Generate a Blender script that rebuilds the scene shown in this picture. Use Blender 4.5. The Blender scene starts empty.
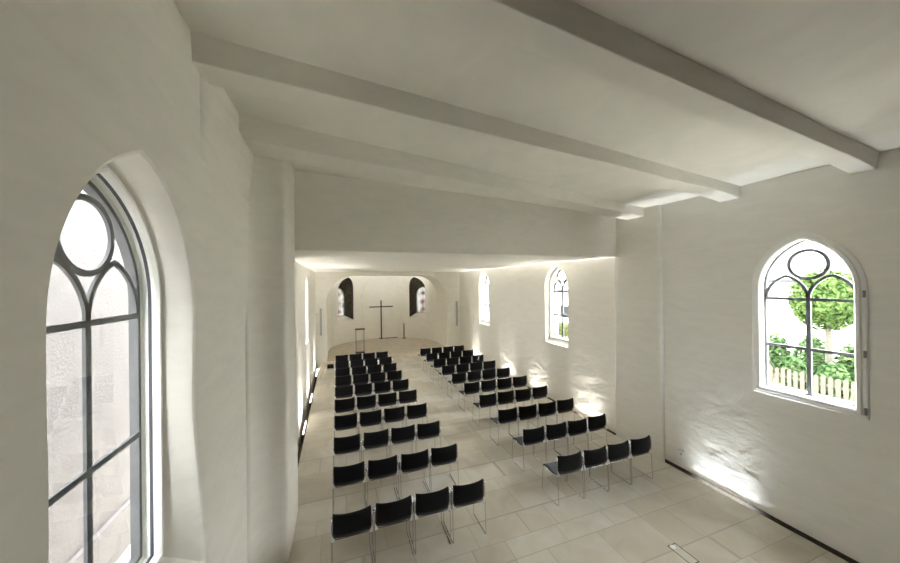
import bpy, bmesh, math, random
from mathutils import Vector, Matrix, noise
random.seed(7)
SC = bpy.context.scene
COL = SC.collection
PI = math.pi
H = 3.67                                    # eye height above the chapel floor

# ------------------------------------------------------------------ materials
def nt(name):
    m = bpy.data.materials.new(name); m.use_nodes = True
    n = m.node_tree; n.nodes.clear()
    out = n.nodes.new('ShaderNodeOutputMaterial')
    return m, n, out
def principled(name, col, rough=0.5, metal=0.0, spec=0.5, noise_amt=0.0, noise_scale=8.0, bump=0.0, bump_scale=30.0, stretch=(1, 1, 1)):
    m, n, out = nt(name)
    b = n.nodes.new('ShaderNodeBsdfPrincipled'); n.links.new(b.outputs[0], out.inputs[0])
    b.inputs['Base Color'].default_value = (*col, 1); b.inputs['Roughness'].default_value = rough
    b.inputs['Metallic'].default_value = metal; b.inputs['Specular IOR Level'].default_value = spec
    tc = n.nodes.new('ShaderNodeTexCoord')
    mp = n.nodes.new('ShaderNodeMapping'); mp.inputs['Scale'].default_value = stretch
    n.links.new(tc.outputs['Object'], mp.inputs[0])
    if noise_amt:
        t = n.nodes.new('ShaderNodeTexNoise'); t.inputs['Scale'].default_value = noise_scale; t.inputs['Detail'].default_value = 5
        n.links.new(mp.outputs[0], t.inputs['Vector'])
        r = n.nodes.new('ShaderNodeValToRGB')
        r.color_ramp.elements[0].position = 0.3; r.color_ramp.elements[1].position = 0.7
        r.color_ramp.elements[0].color = (*[c * (1 - noise_amt) for c in col], 1)
        r.color_ramp.elements[1].color = (*[min(1, c * (1 + noise_amt * .5)) for c in col], 1)
        n.links.new(t.outputs[0], r.inputs[0]); n.links.new(r.outputs[0], b.inputs['Base Color'])
    if bump:
        t2 = n.nodes.new('ShaderNodeTexNoise'); t2.inputs['Scale'].default_value = bump_scale; t2.inputs['Detail'].default_value = 4
        n.links.new(mp.outputs[0], t2.inputs['Vector'])
        bp = n.nodes.new('ShaderNodeBump'); bp.inputs['Strength'].default_value = bump; bp.inputs['Distance'].default_value = 0.02
        n.links.new(t2.outputs[0], bp.inputs['Height']); n.links.new(bp.outputs[0], b.inputs['Normal'])
    return m

def plaster(name, col, big=0.5, fine=0.25):
    """hand trowelled lime plaster: broad soft undulation plus fine strokes, faint tone change between strokes"""
    m, n, out = nt(name)
    b = n.nodes.new('ShaderNodeBsdfPrincipled'); n.links.new(b.outputs[0], out.inputs[0])
    b.inputs['Roughness'].default_value = 0.85; b.inputs['Specular IOR Level'].default_value = 0.15
    tc = n.nodes.new('ShaderNodeTexCoord')
    def nz(scale, st, det, dist=0.0, rot=(0, 0, 0)):
        mp = n.nodes.new('ShaderNodeMapping'); mp.inputs['Scale'].default_value = st; mp.inputs['Rotation'].default_value = rot
        n.links.new(tc.outputs['Object'], mp.inputs[0])
        t = n.nodes.new('ShaderNodeTexNoise'); t.inputs['Scale'].default_value = scale; t.inputs['Detail'].default_value = det
        t.inputs['Distortion'].default_value = dist
        n.links.new(mp.outputs[0], t.inputs['Vector']); return t
    a = nz(1.6, (1, 1, 1.6), 3, 0.6)
    s = nz(2.6, (1, .75, 3.2), 5, 0.8, (0.35, 0.25, 0))
    b1 = n.nodes.new('ShaderNodeBump'); b1.inputs['Strength'].default_value = big; b1.inputs['Distance'].default_value = 0.10
    b2 = n.nodes.new('ShaderNodeBump'); b2.inputs['Strength'].default_value = fine; b2.inputs['Distance'].default_value = 0.045
    n.links.new(a.outputs[0], b1.inputs['Height']); n.links.new(s.outputs[0], b2.inputs['Height'])
    n.links.new(b1.outputs[0], b2.inputs['Normal']); n.links.new(b2.outputs[0], b.inputs['Normal'])
    r = n.nodes.new('ShaderNodeValToRGB')
    r.color_ramp.elements[0].position = 0.3; r.color_ramp.elements[1].position = 0.72
    r.color_ramp.elements[0].color = (*[c * 0.94 for c in col], 1)
    r.color_ramp.elements[1].color = (*col, 1)
    n.links.new(s.outputs[0], r.inputs[0]); n.links.new(r.outputs[0], b.inputs['Base Color'])
    return m

def slab_floor(name, rowh, slen):
    """sandstone paving: straight courses across the nave, of uneven height, with staggered slabs of uneven length"""
    m, n, out = nt(name)
    b = n.nodes.new('ShaderNodeBsdfPrincipled'); n.links.new(b.outputs[0], out.inputs[0])
    b.inputs['Specular IOR Level'].default_value = 0.35
    tc = n.nodes.new('ShaderNodeTexCoord'); sp = n.nodes.new('ShaderNodeSeparateXYZ')
    n.links.new(tc.outputs['Object'], sp.inputs[0])
    def M(op, a, c=None, d=None):
        x = n.nodes.new('ShaderNodeMath'); x.operation = op
        for i, v in enumerate((a, c, d)):
            if v is None: continue
            if isinstance(v, (int, float)): x.inputs[i].default_value = v
            else: n.links.new(v, x.inputs[i])
        return x.outputs[0]
    v = M('DIVIDE', sp.outputs['Y'], rowh)
    v = M('ADD', v, M('MULTIPLY', M('SINE', M('MULTIPLY', v, 2.17)), 0.22))
    row = M('FLOOR', v); fv = M('FRACT', v)
    wn = n.nodes.new('ShaderNodeTexWhiteNoise'); wn.noise_dimensions = '1D'; n.links.new(row, wn.inputs['W'])
    u = M('ADD', M('DIVIDE', sp.outputs['X'], slen), M('MULTIPLY', wn.outputs['Value'], 9.0))
    u = M('ADD', u, M('MULTIPLY', M('SINE', M('MULTIPLY', u, 4.4)), 0.17))
    colm = M('FLOOR', u); fu = M('FRACT', u)
    du = M('MULTIPLY', M('MINIMUM', fu, M('SUBTRACT', 1.0, fu)), slen)
    dv = M('MULTIPLY', M('MINIMUM', fv, M('SUBTRACT', 1.0, fv)), rowh)
    d = M('MINIMUM', du, dv)
    ss = n.nodes.new('ShaderNodeMapRange'); ss.interpolation_type = 'SMOOTHSTEP'
    ss.inputs['From Min'].default_value = 0.002; ss.inputs['From Max'].default_value = 0.011
    n.links.new(d, ss.inputs['Value']); slab = ss.outputs[0]
    cb = n.nodes.new('ShaderNodeCombineXYZ'); n.links.new(colm, cb.inputs[0]); n.links.new(row, cb.inputs[1])
    w2 = n.nodes.new('ShaderNodeTexWhiteNoise'); w2.noise_dimensions = '3D'; n.links.new(cb.outputs[0], w2.inputs['Vector'])
    ramp = n.nodes.new('ShaderNodeValToRGB'); e = ramp.color_ramp.elements
    e[0].color = (0.55, 0.512, 0.44, 1); e[1].color = (0.65, 0.63, 0.585, 1)
    x = ramp.color_ramp.elements.new(0.5); x.color = (0.61, 0.575, 0.51, 1)
    n.links.new(w2.outputs['Value'], ramp.inputs[0])
    st = n.nodes.new('ShaderNodeTexNoise'); st.inputs['Scale'].default_value = 2.2; st.inputs['Detail'].default_value = 7
    st.inputs['Distortion'].default_value = 0.7
    n.links.new(tc.outputs['Object'], st.inputs['Vector'])
    sr = n.nodes.new('ShaderNodeValToRGB'); sr.color_ramp.elements[0].position = .3; sr.color_ramp.elements[1].position = .68
    sr.color_ramp.elements[0].color = (.86, .82, .74, 1); sr.color_ramp.elements[1].color = (1, 1, 1, 1)
    n.links.new(st.outputs[0], sr.inputs[0])
    mu = n.nodes.new('ShaderNodeMixRGB'); mu.blend_type = 'MULTIPLY'; mu.inputs[0].default_value = 1
    n.links.new(ramp.outputs[0], mu.inputs[1]); n.links.new(sr.outputs[0], mu.inputs[2])
    jm = n.nodes.new('ShaderNodeMixRGB'); jm.inputs[1].default_value = (0.41, 0.38, 0.325, 1)
    n.links.new(slab, jm.inputs[0]); n.links.new(mu.outputs[0], jm.inputs[2])
    n.links.new(jm.outputs[0], b.inputs['Base Color'])
    rr = n.nodes.new('ShaderNodeMapRange'); rr.inputs['To Min'].default_value = 0.36; rr.inputs['To Max'].default_value = 0.56
    n.links.new(st.outputs[0], rr.inputs['Value']); n.links.new(rr.outputs[0], b.inputs['Roughness'])
    bp = n.nodes.new('ShaderNodeBump'); bp.inputs['Strength'].default_value = 0.35; bp.inputs['Distance'].default_value = 0.006
    hh = M('ADD', slab, M('MULTIPLY', st.outputs[0], 0.4))
    n.links.new(hh, bp.inputs['Height']); n.links.new(bp.outputs[0], b.inputs['Normal'])
    return m

def glass_mat(name, tint=(1, 1, 1), refl=1.0):
    m, n, out = nt(name)
    t = n.nodes.new('ShaderNodeBsdfTransparent'); t.inputs[0].default_value = (*tint, 1)
    g = n.nodes.new('ShaderNodeBsdfGlossy'); g.inputs['Roughness'].default_value = 0.02
    fr = n.nodes.new('ShaderNodeFresnel'); fr.inputs[0].default_value = 1.35
    k = n.nodes.new('ShaderNodeMath'); k.operation = 'MULTIPLY'; k.inputs[1].default_value = refl
    mx = n.nodes.new('ShaderNodeMixShader')
    n.links.new(fr.outputs[0], k.inputs[0]); n.links.new(k.outputs[0], mx.inputs[0])
    n.links.new(t.outputs[0], mx.inputs[1]); n.links.new(g.outputs[0], mx.inputs[2]); n.links.new(mx.outputs[0], out.inputs[0])
    return m

def stained_mat(name):
    """leaded lights: pale quarries, red crosses down the middle, blue and ochre specks, dark leading"""
    m, n, out = nt(name)
    tc = n.nodes.new('ShaderNodeTexCoord'); sp = n.nodes.new('ShaderNodeSeparateXYZ'); n.links.new(tc.outputs['UV'], sp.inputs[0])
    def M(op, a, c=None):
        x = n.nodes.new('ShaderNodeMath'); x.operation = op
        for i, v in enumerate((a, c)):
            if v is None: continue
            if isinstance(v, (int, float)): x.inputs[i].default_value = v
            else: n.links.new(v, x.inputs[i])
        return x.outputs[0]
    u = sp.outputs[0]; v = sp.outputs[1]            # metres: u across from the middle, v up
    vf = M('SUBTRACT', M('FRACT', M('DIVIDE', v, 0.52)), 0.5); vm = M('MULTIPLY', vf, 0.52)
    au = M('ABSOLUTE', u); av = M('ABSOLUTE', vm)
    cross = M('MAXIMUM', M('MULTIPLY', M('LESS_THAN', au, 0.055), M('LESS_THAN', av, 0.15)),
              M('MULTIPLY', M('LESS_THAN', av, 0.055), M('LESS_THAN', au, 0.15)))
    rad = M('SQRT', M('ADD', M('MULTIPLY', u, u), M('MULTIPLY', vm, vm)))
    ring = M('LESS_THAN', M('ABSOLUTE', M('SUBTRACT', rad, 0.21)), 0.014)
    dg1 = M('LESS_THAN', M('ABSOLUTE', M('SUBTRACT', M('FRACT', M('DIVIDE', M('ADD', u, v), 0.13)), 0.5)), 0.07)
    dg2 = M('LESS_THAN', M('ABSOLUTE', M('SUBTRACT', M('FRACT', M('DIVIDE', M('SUBTRACT', u, v), 0.13)), 0.5)), 0.07)
    lead = M('MAXIMUM', ring, M('MAXIMUM', dg1, dg2))
    vo = n.nodes.new('ShaderNodeTexVoronoi'); vo.inputs['Scale'].default_value = 11
    n.links.new(tc.outputs['UV'], vo.inputs['Vector'])
    rp = n.nodes.new('ShaderNodeValToRGB'); rp.color_ramp.interpolation = 'CONSTANT'
    e = rp.color_ramp.elements; e[0].color = (.9, .9, .88, 1); e[1].position = .5; e[1].color = (.95, .95, .9, 1)
    for p, c in ((.68, (.25, .35, .6, 1)), (.73, (.9, .9, .88, 1)), (.86, (.8, .55, .2, 1)), (.92, (.75, .85, .8, 1))):
        x = e.new(p); x.color = c
    sx = n.nodes.new('ShaderNodeSeparateXYZ'); n.links.new(vo.outputs['Color'], sx.inputs[0]); n.links.new(sx.outputs[0], rp.inputs[0])
    m1 = n.nodes.new('ShaderNodeMixRGB'); n.links.new(lead, m1.inputs[0]); n.links.new(rp.outputs[0], m1.inputs[1]); m1.inputs[2].default_value = (.03, .03, .035, 1)
    m2 = n.nodes.new('ShaderNodeMixRGB'); n.links.new(cross, m2.inputs[0]); n.links.new(m1.outputs[0], m2.inputs[1]); m2.inputs[2].default_value = (.27, .015, .015, 1)
    tr = n.nodes.new('ShaderNodeBsdfTransparent'); tl = n.nodes.new('ShaderNodeBsdfTranslucent')
    sc = n.nodes.new('ShaderNodeMixRGB'); sc.blend_type = 'MULTIPLY'; sc.inputs[0].default_value = 1; sc.inputs[2].default_value = (.21, .21, .21, 1)
    n.links.new(m2.outputs[0], sc.inputs[1])
    n.links.new(sc.outputs[0], tr.inputs[0]); n.links.new(m2.outputs[0], tl.inputs[0])
    mx = n.nodes.new('ShaderNodeMixShader'); mx.inputs[0].default_value = .03
    n.links.new(tr.outputs[0], mx.inputs[1]); n.links.new(tl.outputs[0], mx.inputs[2]); n.links.new(mx.outputs[0], out.inputs[0])
    return m

def leaf_mat(name, c0, c1):
    m, n, out = nt(name)
    d = n.nodes.new('ShaderNodeBsdfDiffuse'); t = n.nodes.new('ShaderNodeBsdfTranslucent')
    tc = n.nodes.new('ShaderNodeTexCoord'); z = n.nodes.new('ShaderNodeTexNoise'); z.inputs['Scale'].default_value = 7
    n.links.new(tc.outputs['Object'], z.inputs['Vector'])
    r = n.nodes.new('ShaderNodeValToRGB'); r.color_ramp.elements[0].position = .35; r.color_ramp.elements[1].position = .65
    r.color_ramp.elements[0].color = (*c0, 1); r.color_ramp.elements[1].color = (*c1, 1)
    n.links.new(z.outputs[0], r.inputs[0]); n.links.new(r.outputs[0], d.inputs[0]); n.links.new(r.outputs[0], t.inputs[0])
    mx = n.nodes.new('ShaderNodeMixShader'); mx.inputs[0].default_value = .4
    n.links.new(d.outputs[0], mx.inputs[1]); n.links.new(t.outputs[0], mx.inputs[2]); n.links.new(mx.outputs[0], out.inputs[0])
    return m

def emit_mat(name, col, s):
    m, n, out = nt(name)
    e = n.nodes.new('ShaderNodeEmission'); e.inputs[0].default_value = (*col, 1); e.inputs[1].default_value = s
    n.links.new(e.outputs[0], out.inputs[0]); return m

PL = plaster('lime_plaster', (.875, .860, .812), .14, .05)
PLN = plaster('lime_plaster_soft', (.875, .856, .80), .15, .065)
PLC = plaster('ceiling_plaster', (.865, .848, .795), .18, .06)
FLOOR = slab_floor('sandstone_slabs', .45, .74)
FLOOR2 = principled('chancel_stone', (.55, .49, .40), .5, noise_amt=.15, noise_scale=4, bump=.1)
STEP = principled('step_stone', (.62, .55, .44), .5, noise_amt=.12, noise_scale=5, bump=.1)
DARKGAP = principled('dark_gap', (.09, .075, .06), .9, noise_amt=.3, noise_scale=40)
BLACK = principled('black_shell', (.008, .008, .0095), .6, spec=.16, bump=.05, bump_scale=160)
SEATM = principled('charcoal_seat_shell', (.040, .041, .050), .5, spec=.22, bump=.05, bump_scale=160)
CHROME = principled('chrome', (.66, .66, .67), .2, 1.0)
ALU = principled('satin_metal', (.78, .78, .77), .45, .55)
IRON = principled('grey_iron', (.13, .135, .145), .6, spec=.2, noise_amt=.2, noise_scale=20)
WHITEF = principled('white_frame_paint', (.88, .88, .865), .35, noise_amt=.03, noise_scale=10)
SEAL = principled('window_seal', (.06, .065, .085), .5)
HINGE = principled('grey_hinge', (.30, .30, .30), .4, .6)
GLASS = glass_mat('pane_glass', (.97, .985, .98), .12)
STAIN = stained_mat('leaded_glass')
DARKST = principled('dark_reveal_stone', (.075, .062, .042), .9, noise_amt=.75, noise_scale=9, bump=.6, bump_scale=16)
STEEL = principled('dark_steel', (.035, .032, .03), .45, .7)
RODS = principled('brown_steel_rod', (.12, .105, .08), .5, .5)
GREYB = principled('grey_speaker_cloth', (.46, .47, .47), .7, noise_amt=.05, noise_scale=60)
WHITEP = principled('white_plastic', (.82, .83, .85), .4)
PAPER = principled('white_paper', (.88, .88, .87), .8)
BRASS = principled('brass', (.6, .36, .10), .3, .9)
WAX = principled('candle_wax', (.78, .70, .55), .6)
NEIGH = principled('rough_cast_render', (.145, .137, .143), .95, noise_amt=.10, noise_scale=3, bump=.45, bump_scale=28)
HOUSEW = principled('house_render', (.84, .84, .82), .9, noise_amt=.03)
ROOF = principled('pale_roof_sheet', (.55, .56, .58), .6, noise_amt=.1)
HOUSEG = principled('house_render_dimmed', (.30, .295, .28), .9, noise_amt=.05)
ROOFG = principled('roof_tiles_dimmed', (.20, .205, .21), .8, noise_amt=.15, noise_scale=3)
GUTTER = principled('gutter_zinc', (.011, .012, .014), .5, .4)
DGLASS = principled('dark_house_window', (.010, .011, .014), .35, spec=.02)
GRASS = principled('lawn', (.06, .09, .03), .95, noise_amt=.3, noise_scale=3)
PAVE = principled('pale_gravel', (.62, .60, .56), .95, noise_amt=.1, noise_scale=10)
WOODF = principled('weathered_fence_wood', (.036, .031, .023), .85, noise_amt=.25, noise_scale=6, stretch=(4, 4, .6), bump=.3)
BARK = principled('pale_bark', (.05, .045, .037), .9, noise_amt=.3, noise_scale=12, bump=.4)
LEAF1 = leaf_mat('maple_leaf', (.026, .052, .014), (.066, .098, .034))
LEAF2 = leaf_mat('shrub_leaf', (.022, .052, .018), (.075, .108, .05))
LEAF3 = leaf_mat('hedge_leaf', (.040, .054, .014), (.078, .092, .030))
WOODG = principled('dimming_boards', (.10, .07, .045), .6, noise_amt=.25, noise_scale=5, stretch=(6, .6, 1))
LED = emit_mat('led_strip', (1.0, .97, .90), 8)

# ------------------------------------------------------------------ mesh helpers
def link(name, bm, mat, parent=None, smooth=False, bevel=0.0, seg=2):
    bmesh.ops.recalc_face_normals(bm, faces=bm.faces[:])
    me = bpy.data.meshes.new(name); bm.to_mesh(me); bm.free()
    for p in me.polygons: p.use_smooth = smooth
    me.materials.append(mat)
    o = bpy.data.objects.new(name, me); COL.objects.link(o)
    if parent: o.parent = parent
    if bevel:
        md = o.modifiers.new('bevel', 'BEVEL'); md.width = bevel; md.segments = seg; md.limit_method = 'ANGLE'
    return o
def bake(o):
    """apply the modifiers into the mesh"""
    dg = bpy.context.evaluated_depsgraph_get(); dg.update()
    me = bpy.data.meshes.new_from_object(o.evaluated_get(dg))
    mats = [m for m in o.data.materials]
    o.modifiers.clear(); o.data = me
    if not me.materials:
        for m in mats: me.materials.append(m)
    return o
def box(bm, x0, x1, y0, y1, z0, z1):
    v = [bm.verts.new(p) for p in ((x0, y0, z0), (x1, y0, z0), (x1, y1, z0), (x0, y1, z0), (x0, y0, z1), (x1, y0, z1), (x1, y1, z1), (x0, y1, z1))]
    for f in ((0, 3, 2, 1), (4, 5, 6, 7), (0, 1, 5, 4), (1, 2, 6, 5), (2, 3, 7, 6), (3, 0, 4, 7)): bm.faces.new([v[i] for i in f])
    return v
def boxo(name, mat, x0, x1, y0, y1, z0, z1, parent=None, bevel=0.0, seg=2):
    bm = bmesh.new(); box(bm, x0, x1, y0, y1, z0, z1); return link(name, bm, mat, parent, False, bevel, seg)
def hexa(bm, a, b):
    """solid between quad a and quad b (lists of four points)"""
    va = [bm.verts.new(p) for p in a]; vb = [bm.verts.new(p) for p in b]
    bm.faces.new(va[::-1]); bm.faces.new(vb)
    for i in range(4): bm.faces.new([va[i], va[(i + 1) % 4], vb[(i + 1) % 4], vb[i]])
def tube(bm, pts, r, seg=8, closed=False):
    pts = [Vector(p) for p in pts]; n = len(pts); rings = []
    up = None
    for i, p in enumerate(pts):
        if closed: t = pts[(i + 1) % n] - pts[i - 1]
        else: t = pts[min(i + 1, n - 1)] - pts[max(i - 1, 0)]
        t.normalize()
        if up is None:
            up = Vector((0, 0, 1)) if abs(t.z) < .9 else Vector((1, 0, 0))
        s = t.cross(up).normalized(); up = s.cross(t).normalized()
        rr = r[i] if isinstance(r, (list, tuple)) else r
        rings.append([bm.verts.new(p + s * math.cos(2 * PI * k / seg) * rr + up * math.sin(2 * PI * k / seg) * rr) for k in range(seg)])
    m = n if closed else n - 1
    for i in range(m):
        a, b = rings[i], rings[(i + 1) % n]
        for k in range(seg): bm.faces.new([a[k], a[(k + 1) % seg], b[(k + 1) % seg], b[k]])
    if not closed: bm.faces.new(rings[0][::-1]); bm.faces.new(rings[-1])
def fillet(pts, r, n=4):
    pts = [Vector(p) for p in pts]; out = [pts[0]]
    for i in range(1, len(pts) - 1):
        a, b, c = pts[i - 1], pts[i], pts[i + 1]
        d1 = (a - b); d2 = (c - b); k = min(r, d1.length * .45, d2.length * .45)
        p0 = b + d1.normalized() * k; p1 = b + d2.normalized() * k
        for j in range(n + 1):
            t = j / n; out.append(p0 * (1 - t) ** 2 + b * 2 * t * (1 - t) + p1 * t * t)
    out.append(pts[-1]); return out
def lathe(bm, prof, c, seg=20):
    rings = [[bm.verts.new((c[0] + r * math.cos(2 * PI * k / seg), c[1] + r * math.sin(2 * PI * k / seg), c[2] + z)) for k in range(seg)] for r, z in prof]
    for a, b in zip(rings, rings[1:]):
        for k in range(seg): bm.faces.new([a[k], a[(k + 1) % seg], b[(k + 1) % seg], b[k]])
    bm.faces.new(rings[0][::-1]); bm.faces.new(rings[-1])
def loft(bm, loops, cap=True, ring=False):
    vs = [[bm.verts.new(p) for p in lp] for lp in loops]; n = len(vs[0])
    pairs = list(zip(vs, vs[1:])) + ([(vs[-1], vs[0])] if ring else [])
    for a, b in pairs:
        for k in range(n): bm.faces.new([a[k], a[(k + 1) % n], b[(k + 1) % n], b[k]])
    if cap and not ring: bm.faces.new(vs[0][::-1]); bm.faces.new(vs[-1])
def cut(o, bms):
    """boolean differences, then baked into the mesh; the cutters are removed again"""
    tmp = []
    for b in bms:
        c = link('cutter', b, PL); tmp.append(c)
        md = o.modifiers.new('b', 'BOOLEAN'); md.operation = 'DIFFERENCE'; md.solver = 'EXACT'; md.object = c
    bake(o)
    for c in tmp:
        me = c.data; bpy.data.objects.remove(c); bpy.data.meshes.remove(me)
    return o
def thing(name, label, cat, loc=(0, 0, 0), group=None):
    o = bpy.data.objects.new(name, None); COL.objects.link(o); o.location = loc
    o.empty_display_size = .2
    return tag(o, label, cat, group)
def shade(o, deg=32):
    bm = bmesh.new(); bm.from_mesh(o.data); lim = math.radians(deg)
    for f in bm.faces: f.smooth = True
    for e in bm.edges: e.smooth = len(e.link_faces) == 2 and e.calc_face_angle(9) < lim
    bm.to_mesh(o.data); bm.free(); return o
def tag(o, label, cat, group=None):
    o['label'] = label; o['category'] = cat
    if group: o['group'] = group
    return o
def struct(o):
    o['kind'] = 'structure'; return o
def sempty(name, loc=(0, 0, 0)):
    o = bpy.data.objects.new(name, None); COL.objects.link(o); o.location = loc; return struct(o)

# ------------------------------------------------------------------ pointed-arch outline in (y, z), inset d
class Arch:
    def __init__(s, yc, w, zb, zs, rise):
        s.yc, s.w, s.zb, s.zs = yc, w, zb, zs
        s.R = (rise * rise + w * w) / (2 * w); s.c = s.R - w
    def loop(s, d=0.0, n=14, nb=8, bot=None):
        R = s.R - d; a1 = math.acos(min(1, s.c / R)); w = s.w - d; zb = s.zb + d if bot is None else bot
        pts = []
        for i in range(nb): pts.append((s.yc - w + 2 * w * i / nb, zb))                       # sill, left to right
        for i in range(nb): pts.append((s.yc + w, zb + (s.zs - zb) * i / nb))                 # jamb
        for i in range(n + 1):
            a = a1 * i / n; pts.append((s.yc - s.c + R * math.cos(a), s.zs + R * math.sin(a)))
        for i in range(1, n + 1):
            a = a1 * (n - i) / n; pts.append((s.yc + s.c - R * math.cos(a), s.zs + R * math.sin(a)))
        for i in range(1, nb): pts.append((s.yc - w, s.zs + (zb - s.zs) * i / nb))
        return pts
def at_x(lp, x): return [(x, y, z) for y, z in lp]

def bar_path(bm, pts, wid, x0, x1):
    """flat iron bar following pts (y,z), wid across, from x0 to x1 in depth"""
    P = [Vector((p[0], p[1])) for p in pts]; secs = []
    for i, p in enumerate(P):
        t = (P[min(i + 1, len(P) - 1)] - P[max(i - 1, 0)]).normalized(); s = Vector((-t.y, t.x)) * wid / 2
        secs.append([(x0, *(p + s)), (x1, *(p + s)), (x1, *(p - s)), (x0, *(p - s))])
    loft(bm, secs)

def church_window(n, A, x, sg, hinges=False, trac=.10, hside=-1, k=1.0, bars=None, cr_dz=.505, bd=.035, bw=1.0):
    """pointed window: outer frame, sash, pane, iron tracery behind.  x = room face of the frame, sg = outward (+1 / -1 along x)"""
    root = sempty('window_%d' % n)
    X = lambda d: x + sg * d
    def ring(name, prof, mat, par=root):
        bm = bmesh.new(); loft(bm, [at_x(A.loop(d), X(e)) for d, e in prof], ring=True); return link(name, bm, mat, par, False)
    ring('window_frame', [(-.002, -.012), (.012 * k, -.022), (.05 * k, -.022), (.05 * k, .07), (-.002, .07)], WHITEF)
    sash = ring('sash', [(.045 * k, -.03), (.055 * k, -.040), (.09 * k, -.040), (.108 * k, -.015), (.108 * k, .055), (.045 * k, .055)], WHITEF)
    ring('seal', [(.108 * k - .003, .004), (.108 * k + .003, .004), (.108 * k + .003, .022), (.108 * k - .003, .022)], SEAL, sash)
    bm = bmesh.new(); loft(bm, [at_x(A.loop(.107 * k), X(.012)), at_x(A.loop(.107 * k), X(.018))]); link('pane', bm, GLASS, root)
    bm = bmesh.new(); wi = A.w - .11; t0, t1 = X(trac), X(trac + bd); yc = A.yc; zt, zm = bars or (A.zb + 1.48, A.zb + .76)
    loft(bm, [at_x(A.loop(d), e) for d, e in ((.075, t0), (.112, t0), (.112, X(trac + .05)), (.075, X(trac + .05)))], ring=True)
    bar_path(bm, [(yc, A.zb + .1), (yc, zt + .10)], .048 * bw, t0, t1)
    for z in (zt, zm): bar_path(bm, [(yc - A.w + .1, z), (yc + A.w - .1, z)], .042 * bw, X(trac - .004), X(trac + bd - .004))
    cz = zt + cr_dz; cr = .205
    bar_path(bm, [(yc + cr * math.cos(2 * PI * i / 48), cz + cr * math.sin(2 * PI * i / 48)) for i in range(49)], .040 * bw, t0, t1)
    lw = wi / 2; rise = .345; R = (rise ** 2 + lw ** 2) / (2 * lw); a1 = math.acos((R - lw) / R)
    for s in (-1, 1):
        c0 = yc + s * lw
        for q in (-1, 1):
            arc = [(c0 - q * (R - lw) + q * R * math.cos(a1 * i / 14), zt + R * math.sin(a1 * i / 14)) for i in range(15)]
            bar_path(bm, arc, .036 * bw, t0, t1)
    link('tracery', bm, IRON, root)
    if hinges:
        for z in (A.zb + .10, A.zb + .82, A.zb + 1.58):
            bm = bmesh.new(); y = A.yc + hside * (A.w - .018)
            tube(bm, [(X(-.034), y, z - .045), (X(-.034), y, z + .045)], .012, 10); box(bm, X(-.03), X(-.02), y - .012, y + .014, z - .04, z + .04)
            link('hinge', bm, HINGE, root)
    return root

# ------------------------------------------------------------------ the shell
LX, LXN, RX, RXN = -1.0, -0.94, 6.27, 6.25
YB, YL, YE, YA = -1.6, 5.72, 16.0, 17.7
ZN = 4.22
def ceil_z(x): return 5.55 - (x + 1.0) * (0.35 / 7.27)

# left near wall with the deep plastered niche
A1 = Arch(2.275, .565, 1.74, 3.56, .79)
AR = Arch(2.590, .585, 1.885, 3.54, .80)
AM = Arch(8.02, .50, 1.86, 3.47, .64)
AF = Arch(13.02, .50, 1.86, 3.47, .64)
AL1 = Arch(11.42, .44, 1.86, 3.35, .5)
AL0 = Arch(7.90, .50, 1.86, 3.47, .64)

def hole(A, x_face, x_frame, x_out, sg, mouth=None, hole_in=.03, sill_drop=.12, flare=0.0, wob=0.0):
    """cutter: mouth at the wall face, narrowing to the frame, then straight out through the wall"""
    L0 = A.loop(-flare, bot=A.zb - sill_drop) if mouth is None else mouth
    if wob:
        L0 = [(y + wob * noise.noise((y * 1.3, z * 1.1, 3.0)), z + wob * .6 * noise.noise((y, z * 1.4, 9.0))) for y, z in L0]
    L1 = A.loop(0); L2 = A.loop(hole_in)
    bm = bmesh.new()
    loft(bm, [at_x(L0, x_face - sg * .25), at_x(L0, x_face), at_x(L1, x_frame), at_x(L1, x_frame + sg * .075), at_x(L2, x_frame + sg * .076), at_x(L2, x_frame + sg * .17), at_x(A.loop(-.45, bot=A.zb - .1), x_out)])
    return bm

w = boxo('wall_left', PL, LX - .55, LX, YB, 4.75, -.6, 5.9)
AM1 = Arch(2.205, .60, 1.48, 3.45, 1.0)
mouth = []
for (y, z) in AM1.loop(0):
    if y > 2.205: y += .045 + .20 * max(0, min(1, (2.75 - z) / 1.1)) ** 1.3
    if z > 4.2: z -= (z - 4.2) * .25
    mouth.append((y, z))
# soft arris: the plaster rolls over into the niche
def offs(lp, k, c): return [(c[0] + (y - c[0]) * (1 + k), c[1] + (z - c[1]) * (1 + k * .6)) for y, z in lp]
bm = bmesh.new(); wob = lambda lp: [(y + .030 * noise.noise((y * 1.6, z * 1.5, 3.0)), z + .015 * noise.noise((y, z * 1.4, 9.0))) for y, z in lp]
c = (2.2, 2.9); L0 = wob(mouth); L1 = A1.loop(0); L2 = A1.loop(.085)
mid = [((a[0] * .30 + b[0] * .70), (a[1] * .30 + b[1] * .70)) for a, b in zip(L0, L1)]
loft(bm, [at_x(offs(L0, .05, c), LX + .2), at_x(offs(L0, .03, c), LX), at_x(offs(L0, .008, c), LX - .012), at_x(L0, LX - .035), at_x(mid, LX - .15),
          at_x(L1, LX - .215), at_x(L1, LX - .262), at_x(L2, LX - .263), at_x(L2, LX - .30), at_x(A1.loop(-.95, bot=A1.zb - .45), LX - .60)])
cut(w, [bm]); struct(shade(w, 28))
church_window(1, A1, LX - .215, -1, trac=.052, hside=1, k=.5, bars=(3.47, 2.67), cr_dz=.475, bd=.016, bw=.85)
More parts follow.
